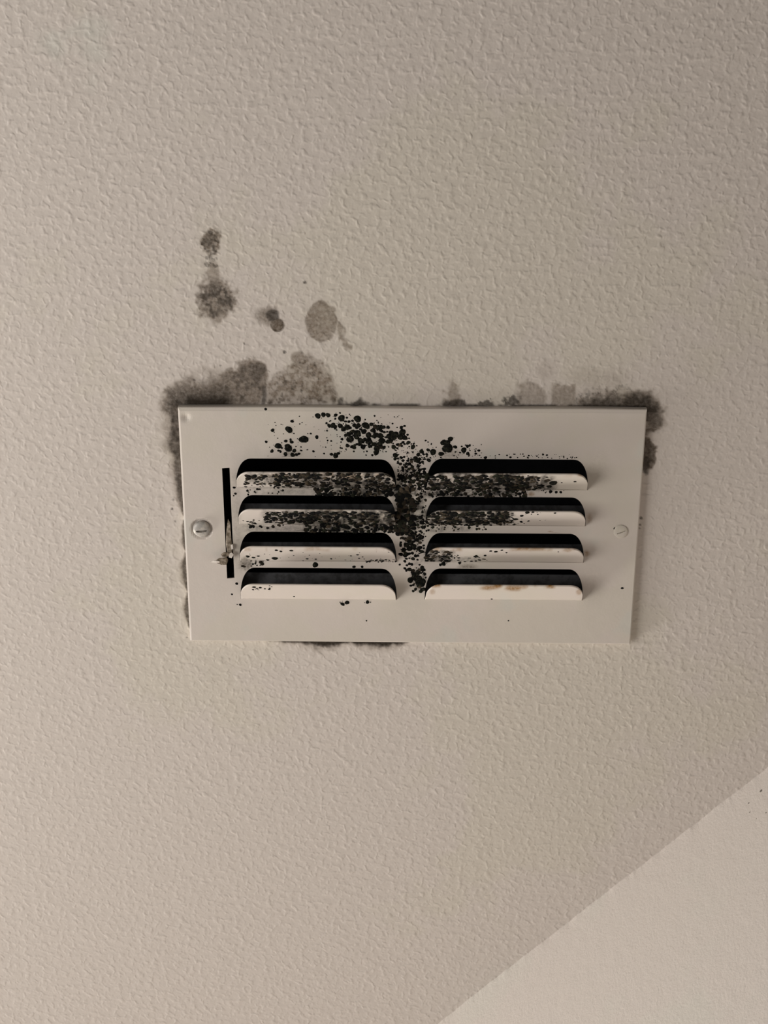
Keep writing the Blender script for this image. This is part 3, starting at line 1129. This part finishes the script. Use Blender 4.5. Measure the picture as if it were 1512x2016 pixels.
# heavier growth: (x0, y0, x1, y1, count, r0, r1, tone weight of brown)
PATCHES = [
    (484, 934, 560, 952, 85, 1.6, 4.6, .35), (540, 932, 780, 956, 330, 1.5, 4.8, .45), (480, 948, 640, 960, 40, 1.2, 3.2, .2), (620, 954, 785, 976, 190, 1.4, 4.2, .3),
    (520, 1008, 620, 1030, 150, 1.6, 4.6, .2), (600, 1008, 782, 1034, 330, 1.6, 4.8, .35), (600, 1032, 790, 1048, 130, 1.5, 4.0, .25), (478, 1022, 560, 1040, 46, 1.4, 3.2, .4),
    (838, 936, 1040, 964, 430, 1.7, 5.0, .40), (1000, 938, 1080, 964, 95, 1.5, 4.8, .35), (845, 960, 1040, 978, 150, 1.4, 3.8, .45),
    (838, 1008, 1000, 1033, 330, 1.6, 4.8, .35), (960, 1004, 1015, 1026, 60, 1.4, 4.2, .15), (838, 1030, 960, 1046, 50, 1.2, 3.0, .3),
    (838, 1084, 895, 1106, 85, 1.5, 4.4, .4), (890, 1092, 960, 1106, 20, 1.2, 3.2, .2),
    (783, 900, 836, 950, 150, 1.0, 3.6, .1), (790, 935, 838, 990, 130, 1.2, 3.6, .3), (783, 960, 815, 1060, 260, 1.8, 5.4, .35), (800, 990, 838, 1060, 110, 1.0, 3.4, .3),
    (785, 1050, 835, 1095, 60, 1.0, 3.4, .15), (812, 1118, 838, 1165, 50, 1.4, 4.2, .35),
    (686, 838, 802, 882, 44, 2.6, 4.4, .1), (640, 815, 800, 890, 90, 0.7, 1.8, 0), (520, 815, 640, 900, 34, 0.6, 1.4, 0), (775, 870, 860, 905, 60, 0.7, 2.0, .0), (865, 875, 950, 902, 40, 0.7, 2.0, .1),
    (838, 894, 1130, 903, 26, 0.7, 1.8, 0), (1020, 1000, 1075, 1030, 12, .7, 1.6, 0), (476, 1085, 780, 1105, 24, .7, 1.5, 0), (476, 1102, 520, 1118, 18, 1.2, 3.0, .6),
    (720, 1101, 780, 1107, 46, 1.2, 2.6, .0), (496, 1153, 535, 1161, 12, 1, 2.4, .2), (1060, 965, 1112, 972, 9, .9, 2, 0), (885, 1012, 1010, 1034, 60, 1.6, 4.4, 0),
    (990, 1026, 1036, 1033, 14, 1.2, 2.6, 0), (480, 962, 560, 974, 12, .8, 2.0, .2), (700, 790, 1270, 805, 14, .5, 1.1, 0), (1000, 900, 1150, 903, 14, 1, 2.2, .1),
]


def basis(n):
    n = np.array(n) / np.linalg.norm(n)
    a = np.array([1.0, 0, 0])
    b = np.cross(n, a)
    b /= np.linalg.norm(b)
    return a, b, n


PXM = 0.000338       # metres on the face per photo pixel
parts_v, parts_f, parts_c = [], [], []
nv = 0


def add_speck(x, y, r, tone):
    global nv
    hit = surf(x, y)
    if hit is None:
        return False
    P, n = hit
    a, b, n = basis(n)
    me, dv_, df_ = domes[rng.randrange(8)]
    ang = rng.uniform(0, 6.28)
    ca, sa = math.cos(ang), math.sin(ang)
    sx, sy = r * PXM * rng.uniform(.85, 1.2), r * PXM * rng.uniform(.75, 1.1)
    q = dv_
    X = (q[:, 0] * ca - q[:, 1] * sa) * sx
    Y = (q[:, 0] * sa + q[:, 1] * ca) * sy
    Z = q[:, 2] * r * PXM * .8
    W = P + X[:, None] * a + Y[:, None] * b + Z[:, None] * n
    parts_v.append(W)
    parts_f.extend([tuple(i + nv for i in f) for f in df_])
    parts_c.append(np.tile(tone, (len(W), 1)))
    nv += len(W)
    return True


def tone_pick(brown):
    t = rng.random()
    if t < brown * .40:
        c = (0.095, 0.075, 0.052)
    elif t < brown:
        c = (0.036, 0.029, 0.021)
    elif t < brown + .18:
        c = (0.026, 0.028, 0.018)
    else:
        c = (0.008, 0.008, 0.0075)
    k = rng.uniform(.7, 1.3)
    return np.array(c) * k


for x, y, r in SPOTS:
    r *= 1.16
    hit = surf(x, y)
    if hit is None:
        continue
    if r < 3.5:
        add_speck(x, y, r, np.array((0.010, 0.010, 0.009)))
        continue
    P, n = hit
    a, b, n = basis(n)
    me = domes[rng.randrange(8)][0]
    o = bpy.data.objects.new('mould_spot', me)
    COL.objects.link(o)
    ang = rng.uniform(0, 6.28)
    ca, sa = math.cos(ang), math.sin(ang)
    s = r * PXM
    A = (a * ca + b * sa) * s * rng.uniform(.95, 1.12)
    B = (-a * sa + b * ca) * s * rng.uniform(.85, 1.0)
    N = n * s * .75
    if np.dot(np.cross(A, B), N) < 0:
        B = -B
    mm = Matrix.Identity(4)
    for i in range(3):
        mm[i][0], mm[i][1], mm[i][2] = A[i], B[i], N[i]
        mm[i][3] = P[i]
    o.parent = vent
    o.matrix_parent_inverse = Matrix.Translation((0, 0, -CZ))
    o.matrix_basis = mm
    # satellites
    for _ in range(rng.randrange(0, 3)):
        t = rng.uniform(0, 6.28)
        add_speck(x + math.cos(t) * r * 1.4, y + math.sin(t) * r * 1.3, rng.uniform(.6, 1.5), np.array((0.012, 0.012, 0.010)))

for xa, ya, xb, yb, cnt, r0, r1, brown in PATCHES:
    for _ in range(int(cnt * (1.5 if cnt > 80 else 1.1))):
        x = rng.uniform(xa, xb)
        y = rng.uniform(ya, yb)
        r = r0 + (r1 - r0) * rng.random() ** 2.2
        if brown >= .3 and vnoise(np.array([x]), np.array([y]), 11.0, 900)[0] < .30:
            continue                                  # islands of clear paint
        add_speck(x, y, r * (1.22 if brown >= .15 else 1.1), tone_pick(brown))

sp = mesh_obj('mould_speckle', np.concatenate(parts_v), parts_f, M_SPECK, smooth=True)
set_attr(sp, 'tone', np.concatenate(parts_c))
into(sp)
sp['kind'] = 'stuff'
sp['label'] = 'fine black and brown mould specks'

# a few specks on the wall near the corner
wv, wf = [], []
for x, y, r in ((1498, 1557, 3.2), (1474, 1581, 1.8), (1476, 1599, 1.6), (1508, 1600, 1.6), (1489, 1612, 1.1)):
    d = ray(x, y)
    t = np.dot(wa - CAM, wn) / np.dot(d, wn)
    P = CAM + t * d
    a = wd
    b = np.cross(wn, a)
    _, dv_, df_ = domes[int(x) % 8]
    q = dv_ * r * 0.00037
    b0 = len(wv)
    for p in q:
        wv.append(P + a * p[0] + b * p[1] + wn * p[2] * .5)
    wf += [tuple(i + b0 for i in f) for f in df_]
ws = mesh_obj('dirt_speck', wv, wf, simple_mat('grey_dirt', (0.16, 0.14, 0.12), (0.22, 0.20, 0.17), 500, 0.9), wall, smooth=True)
ws['kind'] = 'stuff'
